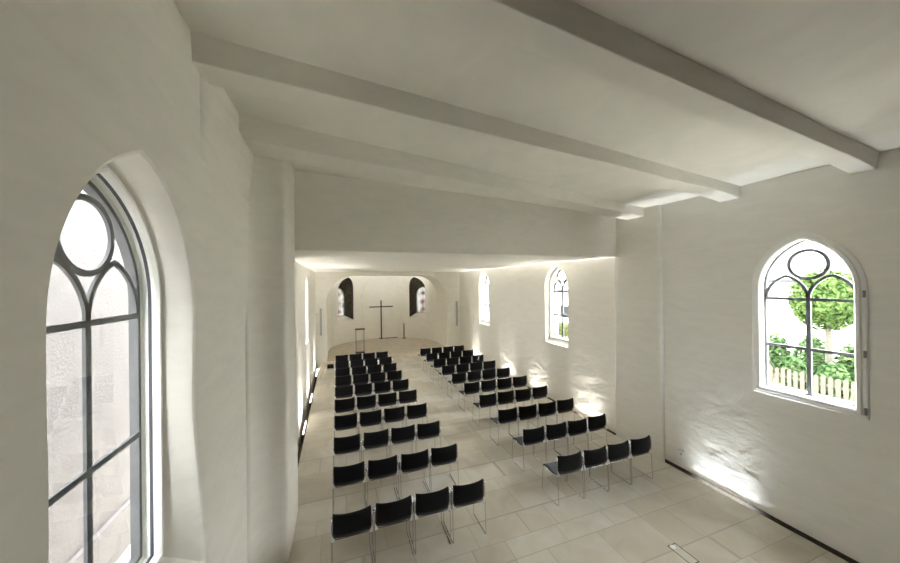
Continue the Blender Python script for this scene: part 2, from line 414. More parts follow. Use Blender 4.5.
# thicker masonry beyond the niche
bm = bmesh.new(); secs = []
for z, p in ((4.45, -.02), (4.7, .002), (5.0, .018), (5.2, .034), (5.30, .034), (5.36, .01)):
    secs.append([(LX - .05, 2.96, z), (LX + p * .8, 3.02, z), (LX + p, 3.2, z), (LX + p, 4.72, z), (LX - .05, 4.72, z)])
loft(bm, secs); struct(link('trim_1', bm, PL, None, True))
w = boxo('wall_right', PL, RX, RX + .55, YB, 4.7, -.6, 5.7)
AR0 = AR.loop(0); bm = bmesh.new()
loft(bm, [at_x(AR0, RX - .2), at_x(AR0, RX + .075), at_x(AR.loop(.085), RX + .076), at_x(AR.loop(.085), RX + .21), at_x(AR.loop(-.3, bot=AR.zb), RX + .8)]); cut(w, [bm]); struct(w)
church_window(2, AR, RX, 1, hinges=True, trac=.12, hside=-1)
w = boxo('wall_right_nave', PLN, RXN, RXN + .55, 4.69, YE + .3, -.6, 5.6)
cut(w, [hole(AM, RXN, RXN + .18, RXN + 1, 1, flare=.035, wob=.02), hole(AF, RXN, RXN + .18, RXN + 1, 1, flare=.035, wob=.02)]); struct(shade(w))
church_window(3, AM, RXN + .18, 1, trac=.06, k=.6, bw=1.35); church_window(4, AF, RXN + .18, 1, trac=.06, k=.6, bw=1.35)
w = boxo('wall_left_nave', PLN, LXN - .55, LXN, 4.74, YE + .3, -.6, 5.6)
cut(w, [hole(AL1, LXN, LXN - .27, LXN - 1, -1, flare=.03, wob=.02), hole(AL0, LXN, LXN - .27, LXN - 1, -1, flare=.03, wob=.02)]); struct(shade(w))
church_window(5, AL1, LXN - .27, -1, k=.6); church_window(6, AL0, LXN - .27, -1, k=.6)
# piers under the dropped beam
plan = [(LXN - .2, 4.20), (LX + .001, 4.24), (LX + .015, 4.36), (LX + .045, 4.47), (LX + .09, 4.56), (LX + .15, 4.63), (-.78, 4.67), (-.72, 4.69), (-.68, 4.70), (-.66, 4.715), (-.645, 4.74), (-.638, 4.78),
        (-.630, 5.0), (-.632, 5.4), (-.635, 5.74), (-.642, 5.78), (-.66, 5.80), (-.69, 5.805), (LXN - .2, 5.81)]
bm = bmesh.new(); secs = []
for i in range(25):
    z = -.3 + 5.92 * i / 24; tp = max(0, (z - 3.2) / 2.4)
    secs.append([(x + .012 * noise.noise((y * 1.5, z * .8, 2)) - (.07 * tp if y < 4.6 and x > LX - .05 else 0), y + .02 * noise.noise((x * 2, z * .9, 7)), z) for x, y in plan])
loft(bm, secs); struct(link('pillar_left', bm, PLN, None, True))
bm = bmesh.new(); box(bm, 6.19, RXN + .1, 4.66, 5.83, -.3, 5.4); struct(link('pillar_right', bm, PLN, bevel=.055, seg=5))
# the dropped beam and the nave ceiling
struct(boxo('wall_lintel', PLC, -.9, 6.4, YL, YL + .42, ZN, 5.85, bevel=.012))
struct(boxo('ceiling_nave', PLC, -1.5, 6.85, YL + .01, YA + .1, ZN + .002, ZN + .4))
bm = bmesh.new(); x0, x1 = -1.6, 6.9
hexa(bm, [(x0, YB - .3, ceil_z(x0)), (x1, YB - .3, ceil_z(x1)), (x1, YL + .4, ceil_z(x1)), (x0, YL + .4, ceil_z(x0))],
     [(x0, YB - .3, 6.1), (x1, YB - .3, 6.1), (x1, YL + .4, 6.1), (x0, YL + .4, 6.1)])
struct(link('ceiling', bm, PLC))
# three plastered ceiling beams, tapering and a little crooked
def beam(n, yl, yr, wl, wr, zl, zr, drop=.04):
    bm = bmesh.new(); N = 26; secs = []
    for i in range(N + 1):
        t = i / N; x = -1.05 + (6.35 + 1.05) * t
        y = yl + (yr - yl) * t + .012 * noise.noise((x * .9, n * 5.1, 0)); wd = wl + (wr - wl) * t
        z = zl + (zr - zl) * t + .014 * noise.noise((x * .8, n * 3.7, 4)) - drop * max(0, (t - .88) / .12) ** 2
        zt = ceil_z(x) + .1; r = .010
        secs.append([(x, y - .03, zt), (x, y, z + r), (x, y + r * .3, z + r * .3), (x, y + r, z), (x, y + wd - r, z), (x, y + wd, z + r), (x, y + wd + .03, zt)])
    loft(bm, secs); o = link('trim_%d' % (n + 1), bm, PLC, None, False)
    return struct(o)
beam(1, 1.50, 1.925, .26, .22, 5.35, 5.035)
beam(2, 2.86, 3.345, .30, .30, 5.345, 5.04)
beam(3, 4.07, 5.03, .50, .42, 5.29, 5.035, .01)
# unseen rear of the room behind the viewer, dark-boarded to dim the near section
struct(boxo('wall_rear', WOODG, -1.6, 6.9, YB - .35, YB + .01, -.3, 6.0))
struct(boxo('floor_gallery', WOODG, LX, RX, YB, .5, 2.05, 2.25))

# end wall with the wide arch into the apse
CX, RA = 2.52, 2.98
w = boxo('wall_end', PLN, -1.5, 6.85, YE, YA, -.3, ZN + .3)
prof = [(CX - RA, -1.0), (CX + RA, -1.0)]
ar = lambda cx, cz, a, b, t0, t1: [(cx + a * math.cos(t0 + (t1 - t0) * i / 16), cz + b * math.sin(t0 + (t1 - t0) * i / 16)) for i in range(17)]
prof += ar(4.18, 2.74, CX + RA - 4.18, 1.33, 0, PI / 2) + ar(.86, 2.74, .86 - (CX - RA), 1.33, PI / 2, PI)
bm = bmesh.new(); loft(bm, [[(x, YE - .4, z) for x, z in prof], [(x, YA + .4, z) for x, z in prof]]); cut(w, [bm]); struct(w)
# apse: half round wall with two deep niches
bm = bmesh.new(); N = 64; secs = []
for i in range(N + 1):
    a = PI * i / N; cs, sn = math.cos(a), math.sin(a)
    secs.append([(CX + RA * cs, YA + RA * sn, -.3), (CX + (RA + .8) * cs, YA + (RA + .8) * sn, -.3), (CX + (RA + .8) * cs, YA + (RA + .8) * sn, 5.2), (CX + RA * cs, YA + RA * sn, 5.2)])
loft(bm, secs); w = link('wall_apse', bm, PLN)
def apse_pt(s):                                       # where the sight line x = s*y meets the apse wall
    a = 1 + s * s; b = -2 * (s * CX + YA); c = CX * CX + YA * YA - RA * RA
    y = (-b + math.sqrt(b * b - 4 * a * c)) / (2 * a); return s * y, y
def apse_ang(s):
    x, y = apse_pt(s); return math.atan2(y - YA, x - CX)
cuts = []; niches = []
for s0, s1 in ((.0483, .0023), (.2148, .2702)):
    a0, a1 = apse_ang(s0), apse_ang(s1); am = (a0 + a1) / 2; hw = RA * math.sin(abs(a1 - a0) / 2)
    N_ = Arch(0, hw, 1.46, 3.25, .80); niches.append((am, N_, s0))
    e = Vector((math.cos(am), math.sin(am), 0)); t = Vector((-e.y, e.x, 0)); o0 = Vector((CX, YA, 0))
    sk = (-1 if s0 < .1 else 1) * .26
    P = lambda lp, r: [tuple(o0 + e * r + t * (y + sk * max(0, (z - 3.2) / .85) ** 2) + Vector((0, 0, z))) for y, z in lp]
    G = Arch(0, hw - .11, 1.70, 2.88, .52)
    bm = bmesh.new(); loft(bm, [P(N_.loop(0), RA - .5), P(N_.loop(0), RA - .02), P(G.loop(0), RA + .66), P(G.loop(0), RA + 1.4)])
    cuts.append(bm)
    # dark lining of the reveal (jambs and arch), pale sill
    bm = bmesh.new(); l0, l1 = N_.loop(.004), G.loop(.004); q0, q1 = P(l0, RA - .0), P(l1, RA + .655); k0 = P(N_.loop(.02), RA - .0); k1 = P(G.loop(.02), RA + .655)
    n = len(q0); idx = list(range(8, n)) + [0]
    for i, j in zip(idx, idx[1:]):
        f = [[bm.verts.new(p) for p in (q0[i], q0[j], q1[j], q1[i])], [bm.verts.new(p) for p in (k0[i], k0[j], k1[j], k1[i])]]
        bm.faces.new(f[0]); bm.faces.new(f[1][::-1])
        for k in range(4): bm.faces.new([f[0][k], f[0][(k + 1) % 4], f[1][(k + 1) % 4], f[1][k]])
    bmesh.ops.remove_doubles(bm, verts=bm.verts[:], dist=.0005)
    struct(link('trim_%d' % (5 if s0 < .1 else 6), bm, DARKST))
    root = sempty('window_%d' % (7 if s0 < .1 else 8))
    bm = bmesh.new(); l = G.loop(.0); uv = bm.loops.layers.uv.new('UVMap')
    va = [bm.verts.new(p) for p in P(l, RA + .60)]; vb = [bm.verts.new(p) for p in P(l, RA + .606)]; L2 = {}
    for v_, q in zip(va + vb, l + l): L2[v_] = q
    fs = [bm.faces.new(va), bm.faces.new(vb[::-1])]
    for k in range(len(l)): fs.append(bm.faces.new([va[k], vb[k], vb[(k + 1) % len(l)], va[(k + 1) % len(l)]]))
    for f in fs:
        for lp in f.loops: lp[uv].uv = (L2[lp.vert][0], L2[lp.vert][1] - 1.70)
    link('stained_pane', bm, STAIN, root)
    bm = bmesh.new(); loft(bm, [P(G.loop(d), r) for d, r in ((-.01, RA + .59), (.02, RA + .59), (.02, RA + .62), (-.01, RA + .62))], ring=True); link('lead_frame', bm, STEEL, root)
cut(w, cuts); struct(shade(w, 20))
bm = bmesh.new(); v = [bm.verts.new((CX + (RA + .7) * math.cos(PI * i / 40), YA + (RA + .7) * math.sin(PI * i / 40), 4.75)) for i in range(41)]
f = bm.faces.new(v); r = bmesh.ops.extrude_face_region(bm, geom=[f]); bmesh.ops.translate(bm, verts=[g for g in r['geom'] if isinstance(g, bmesh.types.BMVert)], vec=(0, 0, .4))
struct(link('ceiling_apse', bm, PLC))
# blind arcade: slim wall shafts with small imposts, and the pointed moulding over the middle bay
def apse_xyz(a, z, r): return (CX + r * math.cos(a), YA + r * math.sin(a), z)
sh = []
tn = 7
for s in (-.0140, .0712, .1912, .2900):
    a = apse_ang(s); sh.append(a)
    bm = bmesh.new(); tube(bm, [apse_xyz(a, .1, RA), apse_xyz(a, 2.92, RA)], .022, 8)
    tube(bm, [apse_xyz(a - .025, 2.94, RA - .01), apse_xyz(a + .025, 2.94, RA - .01)], .034, 8)
    struct(link('trim_%d' % tn, bm, PLN)); tn += 1
bm = bmesh.new(); aL, aR = sh[1], sh[2]; arc = []
for i in range(25):
    t = i / 24; a = aL + (aR - aL) * t; k = 1 - abs(2 * t - 1)
    arc.append(apse_xyz(a, 2.96 + 1.5 * (k ** .55), RA))
tube(bm, arc, .022, 6); struct(link('trim_%d' % tn, bm, PLN))

# floor, the recessed lighting channels along the walls, the chancel step
FLX, FRX = LXN + .17, RXN - .065
struct(boxo('floor', FLOOR, FLX, FRX, YB, YE + .2, -.55, 0))
bm = bmesh.new(); box(bm, LX - .3, RX + .3, YB - .2, YE + .3, -.62, -.46); struct(link('floor_channel', bm, DARKGAP))
bm = bmesh.new(); box(bm, -.66, FLX + .02, 4.72, 5.78, -.2, -.001); box(bm, FRX - .02, 6.2, 4.66, 5.83, -.2, -.001); struct(link('floor_pier_slabs', bm, FLOOR))
struct(boxo('floor_chancel', FLOOR2, CX - RA, CX + RA, YE - .2, YA + .05, -.2, .16))
bm = bmesh.new(); v = [bm.verts.new((CX + (RA + .05) * math.cos(PI * i / 48), YA + (RA + .05) * math.sin(PI * i / 48), .161)) for i in range(49)]
f = bm.faces.new(v); r = bmesh.ops.extrude_face_region(bm, geom=[f]); bmesh.ops.translate(bm, verts=[g for g in r['geom'] if isinstance(g, bmesh.types.BMVert)], vec=(0, 0, -.3))
struct(link('floor_apse', bm, FLOOR2))
struct(boxo('stair_step', STEP, CX - RA, CX + RA - .02, YE - .62, YE - .19, -.05, .158, bevel=.008))

struct(boxo('gap_shade_right', DARKGAP, RX - .008, RX + .01, YB, 4.66, -.5, .022))  # dark strip, its colour stands in for shade in the wall-foot gap
struct(boxo('gap_shade_right_nave', DARKGAP, RXN - .008, RXN + .01, 5.83, YE, -.5, .015))  # same painted gap shade along the nave wall
# ------------------------------------------------------------------ recessed uplights in the channels
def uplight(x, y, ln, tilt, power, label, colr=(1, .96, .88), z=-.46, spread=60):
    t = thing('floor_uplight', label, 'light', (x, y, z), 'uplights in the floor channels along the walls')
    bm = bmesh.new(); box(bm, -.028, .028, -ln / 2 - .02, ln / 2 + .02, 0, .035); box(bm, -.028, -.023, -ln / 2 - .02, ln / 2 + .02, .035, .07); box(bm, .023, .028, -ln / 2 - .02, ln / 2 + .02, .035, .07)
    link('housing', bm, STEEL, t)
    bm = bmesh.new(); tube(bm, [(0, -ln / 2, .05), (0, ln / 2, .05)], .013, 8); link('lamp_tube', bm, LED, t)
    l = bpy.data.lights.new('uplight_glow', 'AREA'); l.shape = 'RECTANGLE'; l.size = .03; l.size_y = ln; l.energy = power; l.color = colr; l.spread = math.radians(spread)
    o = bpy.data.objects.new('uplight_glow', l); COL.objects.link(o); o.parent = t
    o.location = (0, 0, .085); o.rotation_euler = (PI, tilt, 0)
RXU = RXN - .033; LXU = LXN + .09
UP_R = [(RX - .045, 3.62, 17, 'recessed uplight under the right wall below the near window, nearest the viewer', (.90, .96, 1)),
        (RXU, 6.70, 15, 'recessed uplight under the right wall just past the pier', (1, .95, .86)),
        (RXU, 9.0, 11, 'recessed uplight under the right wall between the middle window and the chairs', (1, .95, .87)),
        (RXU, 10.9, 12, 'recessed uplight under the right wall midway between the two nave windows', (1, .95, .87)),
        (RXU, 13.9, 16, 'recessed uplight under the right wall just past the farthest window', (1, .95, .87))]
for x, y, p, lb, cc in UP_R: uplight(x, y, .85, .05, p * (.8 if x > RXU else 1.7), lb, cc)
for y, p, lb in ((9.3, 8, 'nearest visible uplight in the channel along the left wall'), (11.6, 8, 'middle one of the uplights in the channel along the left wall'),
                 (14.7, 8, 'farthest uplight in the left channel, by the end wall')):
    uplight(LXU, y, .8, -.05, p * 1.6, lb, (1, .95, .87), z=-.2)
    boxo('bracket_plinth', STEEL, -.03, .03, -.3, .3, -.26, 0, [o for o in bpy.data.objects if o.get('label') == lb][0])

# ------------------------------------------------------------------ chairs
def chair_proto():
    t = thing('stacking_chair', 'x', 'chair')
    # origin: on the floor under the middle of the back; +y is the way the sitter faces
    W = .235
    prof = [(.012, .800), (.004, .775), (0, .72), (.0, .66), (.004, .60), (.009, .565), (.014, .545)]
    NX = 12; bm = bmesh.new(); F, B = [], []
    for j, (py, pz) in enumerate(prof):
        rf, rb = [], []
        nx_ = j / (len(prof) - 1); ww = W * (1 if j else .985)
        for i in range(NX + 1):
            u = -1 + 2 * i / NX; x = ww * u
            cy = .045 * (abs(u) ** 2.4) * (1 - .25 * nx_) - .012; dz = (.006 * abs(u) ** 3 if j < 2 else 0) + (.008 * abs(u) ** 2 if j > 5 else 0)
            rb.append(bm.verts.new((x, py + cy - .006, pz + dz))); rf.append(bm.verts.new((x, py + cy + .006, pz + dz + (.006 if j > 5 else 0))))
        B.append(rb); F.append(rf)
    M_ = len(prof)
    for j in range(M_ - 1):
        for i in range(NX):
            bm.faces.new([B[j][i], B[j][i + 1], B[j + 1][i + 1], B[j + 1][i]]); bm.faces.new([F[j][i + 1], F[j][i], F[j + 1][i], F[j + 1][i + 1]])
        for i in (0, NX): bm.faces.new([B[j][i], B[j + 1][i], F[j + 1][i], F[j][i]])
    for i in range(NX):
        for j in (0, M_ - 1): bm.faces.new([B[j][i + 1], B[j][i], F[j][i], F[j][i + 1]])
    link('backrest', bm, BLACK, t, True)
    # seat shell: dished, front edge rolled down
    bm = bmesh.new(); sp = [(.024, .560), (.030, .530), (.044, .500), (.066, .474), (.095, .459), (.13, .450), (.20, .445), (.30, .447), (.38, .455), (.425, .455), (.45, .440), (.458, .420)]; T, U = [], []
    for j, (py, pz) in enumerate(sp):
        a, b = [], []
        for i in range(NX + 1):
            u = -1 + 2 * i / NX; x = .232 * u; dz = .012 * abs(u) ** 2.5 * (1 if j < 10 else .3) * (1 if j > 2 else 0)
            lip = max(0, 1 - j / 4.0); wy = (.038 * abs(u) ** 2.4 - .012) * lip
            a.append(bm.verts.new((x, py + wy + .005 * lip, pz + dz + .006 * (1 - lip)))); b.append(bm.verts.new((x, py + wy - .006 * lip - (.006 if j > 9 else 0), pz + dz - .006 * (1 - lip))))
        T.append(a); U.append(b)
    for j in range(len(sp) - 1):
        for i in range(NX):
            bm.faces.new([T[j][i], T[j][i + 1], T[j + 1][i + 1], T[j + 1][i]]); bm.faces.new([U[j][i + 1], U[j][i], U[j + 1][i], U[j + 1][i + 1]])
        for i in (0, NX): bm.faces.new([T[j][i], T[j + 1][i], U[j + 1][i], U[j][i]])
    for i in range(NX):
        for j in (0, len(sp) - 1): bm.faces.new([T[j][i + 1], T[j][i], U[j][i], U[j][i + 1]])
    link('seat', bm, SEATM, t, True)
    for s in (-1, 1):                                  # each side: one bent chrome rod, back post - runner - front leg - seat rail
        x = s * .249
        bm = bmesh.new()
        pts = fillet([(x, .028, .785), (x, .022, .46), (x, .0, .010), (x, .455, .010), (x - s * .004, .425, .452), (x - s * .006, .04, .452)], .035, 4)
        tube(bm, pts, .0068, 8); link('leg', bm, CHROME, t, True)
        bm = bmesh.new()                               # plate that holds the shell on the rod
        xa, xb = s * .250, s * .203
        vs = [(xa, .020, .575), (xa, .022, .485), (xb, .030, .485)]
        va = [bm.verts.new((p[0], p[1] - .016, p[2])) for p in vs]; vb = [bm.verts.new((p[0], p[1] - .008, p[2])) for p in vs]
        bm.faces.new(va); bm.faces.new(vb[::-1])
        for k in range(3): bm.faces.new([va[k], vb[k], vb[(k + 1) % 3], va[(k + 1) % 3]])
        link('bracket', bm, ALU, t)
    for y, z in ((.070, .468), (.40, .436)):
        bm = bmesh.new(); tube(bm, fillet([(-.246, y, z + .012), (-.20, y, z - .012), (.20, y, z - .012), (.246, y, z + .012)], .03, 3), .0068, 8); link('crossbar', bm, CHROME, t, True)
    return t
proto = chair_proto()
ORD = ['nearest', 'second', 'third', 'fourth', 'fifth', 'sixth', 'seventh', 'eighth', 'ninth', 'farthest']
LSEAT = ['at the left wall end', 'second from the left wall end', 'third from the left wall end', 'next to the centre aisle']
RSEAT = ['next to the centre aisle', 'second from the centre aisle', 'third from the centre aisle', 'at the right wall end']
first = True
marked = None
for blk, x0, x1, y0, dy in (('left', -.0802, 1.982, 4.239, 1.0243), ('right', 3.3724, 5.4208, 4.2925, 1.0146)):
    for k in range(10):
        for i in range(4):
            if first: r = proto; first = False
            else:
                r = proto.copy(); COL.objects.link(r)
                for ch in list(proto.children):
                    c_ = ch.copy(); COL.objects.link(c_); c_.parent = r
            x = x0 + .235 + (x1 - x0 - .47) * i / 3 + random.uniform(-.006, .006)
            r.location = (x, y0 + dy * k + random.uniform(-.012, .012) - (.045 if k == 0 and blk == 'left' else 0), 0); r.rotation_euler = (0, 0, random.uniform(-.015, .015))
            row = ORD[k] if k in (0, 9) else ORD[k]
            r['label'] = 'black chrome-legged chair, %s block, %s row%s, %s' % (blk, row, ' from the viewer' if 0 < k < 9 else '', (LSEAT if blk == 'left' else RSEAT)[i])
            r['category'] = 'chair'; r['group'] = 'black stacking chairs in the %s block' % blk
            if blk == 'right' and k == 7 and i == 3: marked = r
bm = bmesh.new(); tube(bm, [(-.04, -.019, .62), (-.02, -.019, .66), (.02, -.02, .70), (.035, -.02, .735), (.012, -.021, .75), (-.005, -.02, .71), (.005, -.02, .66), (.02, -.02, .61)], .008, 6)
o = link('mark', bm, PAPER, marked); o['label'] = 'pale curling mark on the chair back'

# ------------------------------------------------------------------ chancel furniture
t = thing('standing_cross', 'slender dark steel cross standing against the apse wall', 'cross', (2.62, 20.45, .161))
bm = bmesh.new(); box(bm, -.036, .036, -.02, .02, 0, 2.42); link('upright', bm, STEEL, t, bevel=.004)
bm = bmesh.new(); box(bm, -.73, .74, -.045, -.02, 1.985, 2.05); link('crossbeam', bm, STEEL, t, bevel=.004)
bm = bmesh.new(); lathe(bm, [(.14, 0), (.14, .03), (.05, .05)], (0, 0, 0)); link('base_plate', bm, STEEL, t)
o = boxo('floor_bar', STEEL, 2.80, 3.62, 20.36, 20.40, .161, .20); tag(o, 'low dark bar lying on the apse floor right of the cross', 'bar')
t = thing('candle_stand', 'thin dark candle stand with a brass cup right of the cross', 'candle stand', (3.98, 20.0, .161))
bm = bmesh.new(); lathe(bm, [(.13, 0), (.13, .02), (.03, .035)], (0, 0, 0)); link('base', bm, STEEL, t)
bm = bmesh.new(); tube(bm, [(0, 0, .03), (0, 0, .86)], .032, 10); link('pole', bm, STEEL, t)
bm = bmesh.new(); lathe(bm, [(.03, .86), (.075, .90), (.08, .93), (.03, .93)], (0, 0, 0)); link('cup', bm, BRASS, t)
bm = bmesh.new(); lathe(bm, [(.035, .93), (.035, 1.04), (.006, 1.045), (.004, 1.07)], (0, 0, 0)); link('candle', bm, WAX, t)
t = thing('lectern', 'open frame lectern of thin metal rods on the chancel left of the cross', 'lectern', (1.07, 16.66, .16))
for s in (-1, 1):
    bm = bmesh.new(); tube(bm, [(s * .195, 0, .02), (s * .195, 0, 1.18)], .012, 8); link('post', bm, RODS, t)
bm = bmesh.new(); box(bm, -.225, .225, -.13, .13, 0, .05); link('base', bm, STEEL, t, bevel=.006)
bm = bmesh.new(); hexa(bm, [(-.235, -.13, 1.18), (.235, -.13, 1.18), (.235, .13, 1.20), (-.235, .13, 1.20)], [(-.235, -.13, 1.205), (.235, -.13, 1.205), (.235, .13, 1.225), (-.235, .13, 1.225)]); link('desk_top', bm, STEEL, t)
def col_speaker(x, y, z0, z1, label):
    t = thing('column_speaker', label, 'loudspeaker', (x, y, z0), 'column loudspeakers on the end wall')
    bm = bmesh.new(); box(bm, -.06, .06, -.09, 0, 0, z1 - z0); link('case', bm, WHITEP, t, bevel=.01)
    bm = bmesh.new(); box(bm, -.05, .05, -.098, -.088, .03, z1 - z0 - .03); link('grille', bm, GREYB, t, bevel=.004)
col_speaker(-.715, YE - .0, 1.24, 2.56, 'slim grey column loudspeaker on the end wall left of the apse arch')
col_speaker(6.03, YE - .0, 1.32, 2.68, 'slim grey column loudspeaker on the end wall right of the apse arch')
t = thing('light_switch', 'small white switch on the end wall left of the loudspeaker', 'switch', (-.90, YE, 2.27))
bm = bmesh.new(); box(bm, -.04, .04, -.012, 0, -.04, .04); link('plate', bm, WHITEP, t, bevel=.004)
bm = bmesh.new(); box(bm, -.02, .02, -.018, -.011, -.025, .025); link('rocker', bm, GREYB, t)
t = thing('floor_box', 'small black box on the floor left of the farthest left chairs', 'box', (-.30, 14.80, 0))
bm = bmesh.new(); box(bm, -.13, .13, -.11, .11, .01, .15); link('case', bm, BLACK, t, bevel=.01)
for sx in (-.1, .1):
    bm = bmesh.new(); box(bm, sx - .02, sx + .02, -.09, .09, 0, .012); link('foot', bm, STEEL, t)
bm = bmesh.new(); hexa(bm, [(4.98, 15.62, .160), (5.27, 15.58, .160), (5.31, 15.87, .160), (5.02, 15.91, .160)], [(4.98, 15.62, .166), (5.27, 15.58, .166), (5.31, 15.87, .166), (5.02, 15.91, .166)])
tag(link('paper_sheet', bm, PAPER), 'white sheet of paper on the chancel step beyond the right chair block', 'paper')
# wall socket and floor hatch
t = thing('wall_socket', 'white socket low on the right wall beside the pier', 'socket', (RX, 4.33, .29))
bm = bmesh.new(); box(bm, -.012, 0, -.045, .045, -.045, .045); link('plate', bm, WHITEP, t, bevel=.004)
bm = bmesh.new(); tube(bm, [(-.014, 0, 0), (-.010, 0, 0)], .02, 14); link('outlet', bm, GREYB, t)
bm = bmesh.new(); box(bm, -.03, 0, -.05, .05, .062, .076); link('cover_flap', bm, WHITEP, t)
t = thing('floor_hatch', 'rectangular floor hatch with a painted white glint, set in the paving', 'hatch', (4.33, 3.02, 0))
bm = bmesh.new(); x0, x1, y0, y1 = -.075, .075, -.19, .13; r_ = .010
for a in ((x0, x1, y0, y0 + r_), (x0, x1, y1 - r_, y1), (x0, x0 + r_, y0, y1), (x1 - r_, x1, y0, y1)): box(bm, *a, -.01, .003)
link('rim', bm, DARKGAP, t)
boxo('lid', principled('hatch_stone', (.58, .545, .48), .5, noise_amt=.08), x0 + r_, x1 - r_, y0 + r_, y1 - r_, -.01, .001, t)
bm = bmesh.new(); lathe(bm, [(.035, 0), (.035, .004), (.02, .008)], (-.02, .09, .001), 16); link('cap', bm, WHITEP, t)  # white disc standing in for light reflecting off the hatch

# ------------------------------------------------------------------ outside, right: lawn, fence, shrubs, maple, houses
bm = bmesh.new(); box(bm, 6.8, 60, -40, 60, -.6, -.05); struct(link('ground', bm, PAVE))
bm = bmesh.new(); box(bm, 12.5, 17, -6, 14, -.3, -.03); o = struct(link('ground_lawn', bm, GRASS))
bm = bmesh.new(); box(bm, -40, -1.5, -40, 60, -.6, -.05); struct(link('ground_side', bm, PAVE))
def leaf(bm, p, n, s):
    n = n.normalized(); a = n.orthogonal().normalized(); a.rotate(Matrix.Rotation(random.uniform(0, 6.3), 3, n)); b = n.cross(a)
    q = [p - a * s, p + b * s * .55 + n * s * .15, p + a * s, p - b * s * .55 + n * s * .15]
    bm.faces.new([bm.verts.new(v) for v in q])
def crown(bm, c, r, cnt, s, flat=1.0, seed=0):
    rnd = random.Random(seed)
    for i in range(cnt):
        d = Vector((rnd.gauss(0, 1), rnd.gauss(0, 1), rnd.gauss(0, 1))).normalized()
        k = rnd.random() ** .28 * (1 + .16 * noise.noise(d * 2.3 + Vector((seed, 0, 0))))
        p = Vector(c) + Vector((d.x * r[0], d.y * r[1], d.z * r[2])) * k
        leaf(bm, p, d + Vector((rnd.uniform(-.7, .7), rnd.uniform(-.7, .7), rnd.uniform(-.2, .8))), s * rnd.uniform(.7, 1.25))
t = thing('maple_tree', 'round headed maple on a pale trunk outside the near right window', 'tree', (14.5, 5.42, -.04))
bm = bmesh.new(); crown(bm, (0, .02, 3.05), (.84, .84, .92), 5200, .08, seed=3); link('foliage', bm, LEAF1, t)
bm = bmesh.new(); tube(bm, [(0, 0, 0), (.01, 0, 1.0), (0, .01, 2.0), (0, 0, 2.6)], [.11, .09, .08, .06], 10)
for i in range(6):
    a = i * 1.05; tube(bm, [(0, 0, 2.2), (.25 * math.cos(a), .25 * math.sin(a), 2.6), (.5 * math.cos(a), .5 * math.sin(a), 3.2)], [.045, .03, .012], 6)
link('trunk', bm, BARK, t)
for i, (x, y, r, h, lb) in enumerate(((13.40, 6.62, .33, 1.25, 'leafy shrub behind the left end of the picket fence as seen'), (13.40, 5.78, .33, 1.22, 'leafy shrub just left of the maple trunk behind the fence'),
                                      (13.40, 4.94, .33, 1.2, 'leafy shrub just right of the maple trunk behind the fence'), (13.40, 4.10, .33, 1.25, 'leafy shrub at the right edge of the near window view'),
                                      (15.3, 7.08, .44, 1.6, 'taller shrub farthest back at the left of the near window view'), (15.3, 6.12, .44, 1.65, 'taller shrub farther back just left of the maple'),
                                      (15.3, 5.16, .44, 1.6, 'taller shrub farther back just right of the maple'), (15.3, 4.2, .44, 1.65, 'taller shrub farther back at the right edge of the near window view'))):
    t = thing('leafy_shrub', lb, 'shrub', (x, y, -.04), 'shrubs behind the picket fence')
    bm = bmesh.new(); crown(bm, (0, 0, h * .56), (r, r, h * .5), 1300, .085, seed=20 + i); link('foliage', bm, LEAF2, t)
    bm = bmesh.new()
    for k in range(6): tube(bm, [(0, 0, 0), (.2 * math.cos(k), .2 * math.sin(k), h * .7)], [.018, .008], 5)
    link('stem', bm, BARK, t)
t = thing('picket_fence', 'weathered wooden picket fence outside the near right window', 'fence', (12.7, 0, -.05))
k = 0; y = 2.2
while y < 6.02:
    bm = bmesh.new(); hw = .046; h = 1.0 + .012 * math.sin(k * 2.1)
    lp = [(-hw, .02), (hw, .02), (hw, h - .05)] + [(hw * math.cos(PI * j / 8), h - .05 + .05 * math.sin(PI * j / 8)) for j in range(1, 8)] + [(-hw, h - .05)]
    loft(bm, [[(-.012, y + a, z) for a, z in lp], [(.012, y + a, z) for a, z in lp]]); link('picket', bm, WOODF, t); y += .1405; k += 1
for z in (.3, .75):
    bm = bmesh.new(); box(bm, .012, .05, 2.1, 6.06, z - .035, z + .035); link('rail', bm, WOODF, t)
for y in (2.15, 4.1, 6.09):
    bm = bmesh.new(); box(bm, .03, .12, y - .045, y + .045, 0, 1.04); link('post', bm, WOODF, t)
t = thing('clipped_hedge', 'clipped yellow green hedge seen through the middle right window', 'hedge', (12.9, 16.5, -.05))
bm = bmesh.new(); rnd = random.Random(5)
for i in range(9000):
    f = rnd.random(); p = Vector((rnd.uniform(-.45, .45), rnd.uniform(-3.2, 3.2), rnd.uniform(0, 1.08)))
    ax = rnd.choice((0, 1, 2, 0)); n = Vector((0, 0, 0))
    if ax == 0: p.x = rnd.choice((-.45, .45)); n.x = p.x
    elif ax == 2: p.z = 1.08; n.z = 1
    p += Vector((rnd.gauss(0, .03), rnd.gauss(0, .03), rnd.gauss(0, .03)))
    if p.z < 0.01: p.z = .01
    leaf(bm, p, n + Vector((rnd.uniform(-.8, .8), rnd.uniform(-.8, .8), rnd.uniform(-.2, .8))), .055)
link('foliage', bm, LEAF3, t)
boxo('branches', principled('hedge_core', (.03, .045, .012), .95, noise_amt=.5), -.40, .40, -3.15, 3.15, 0, 1.03, t)
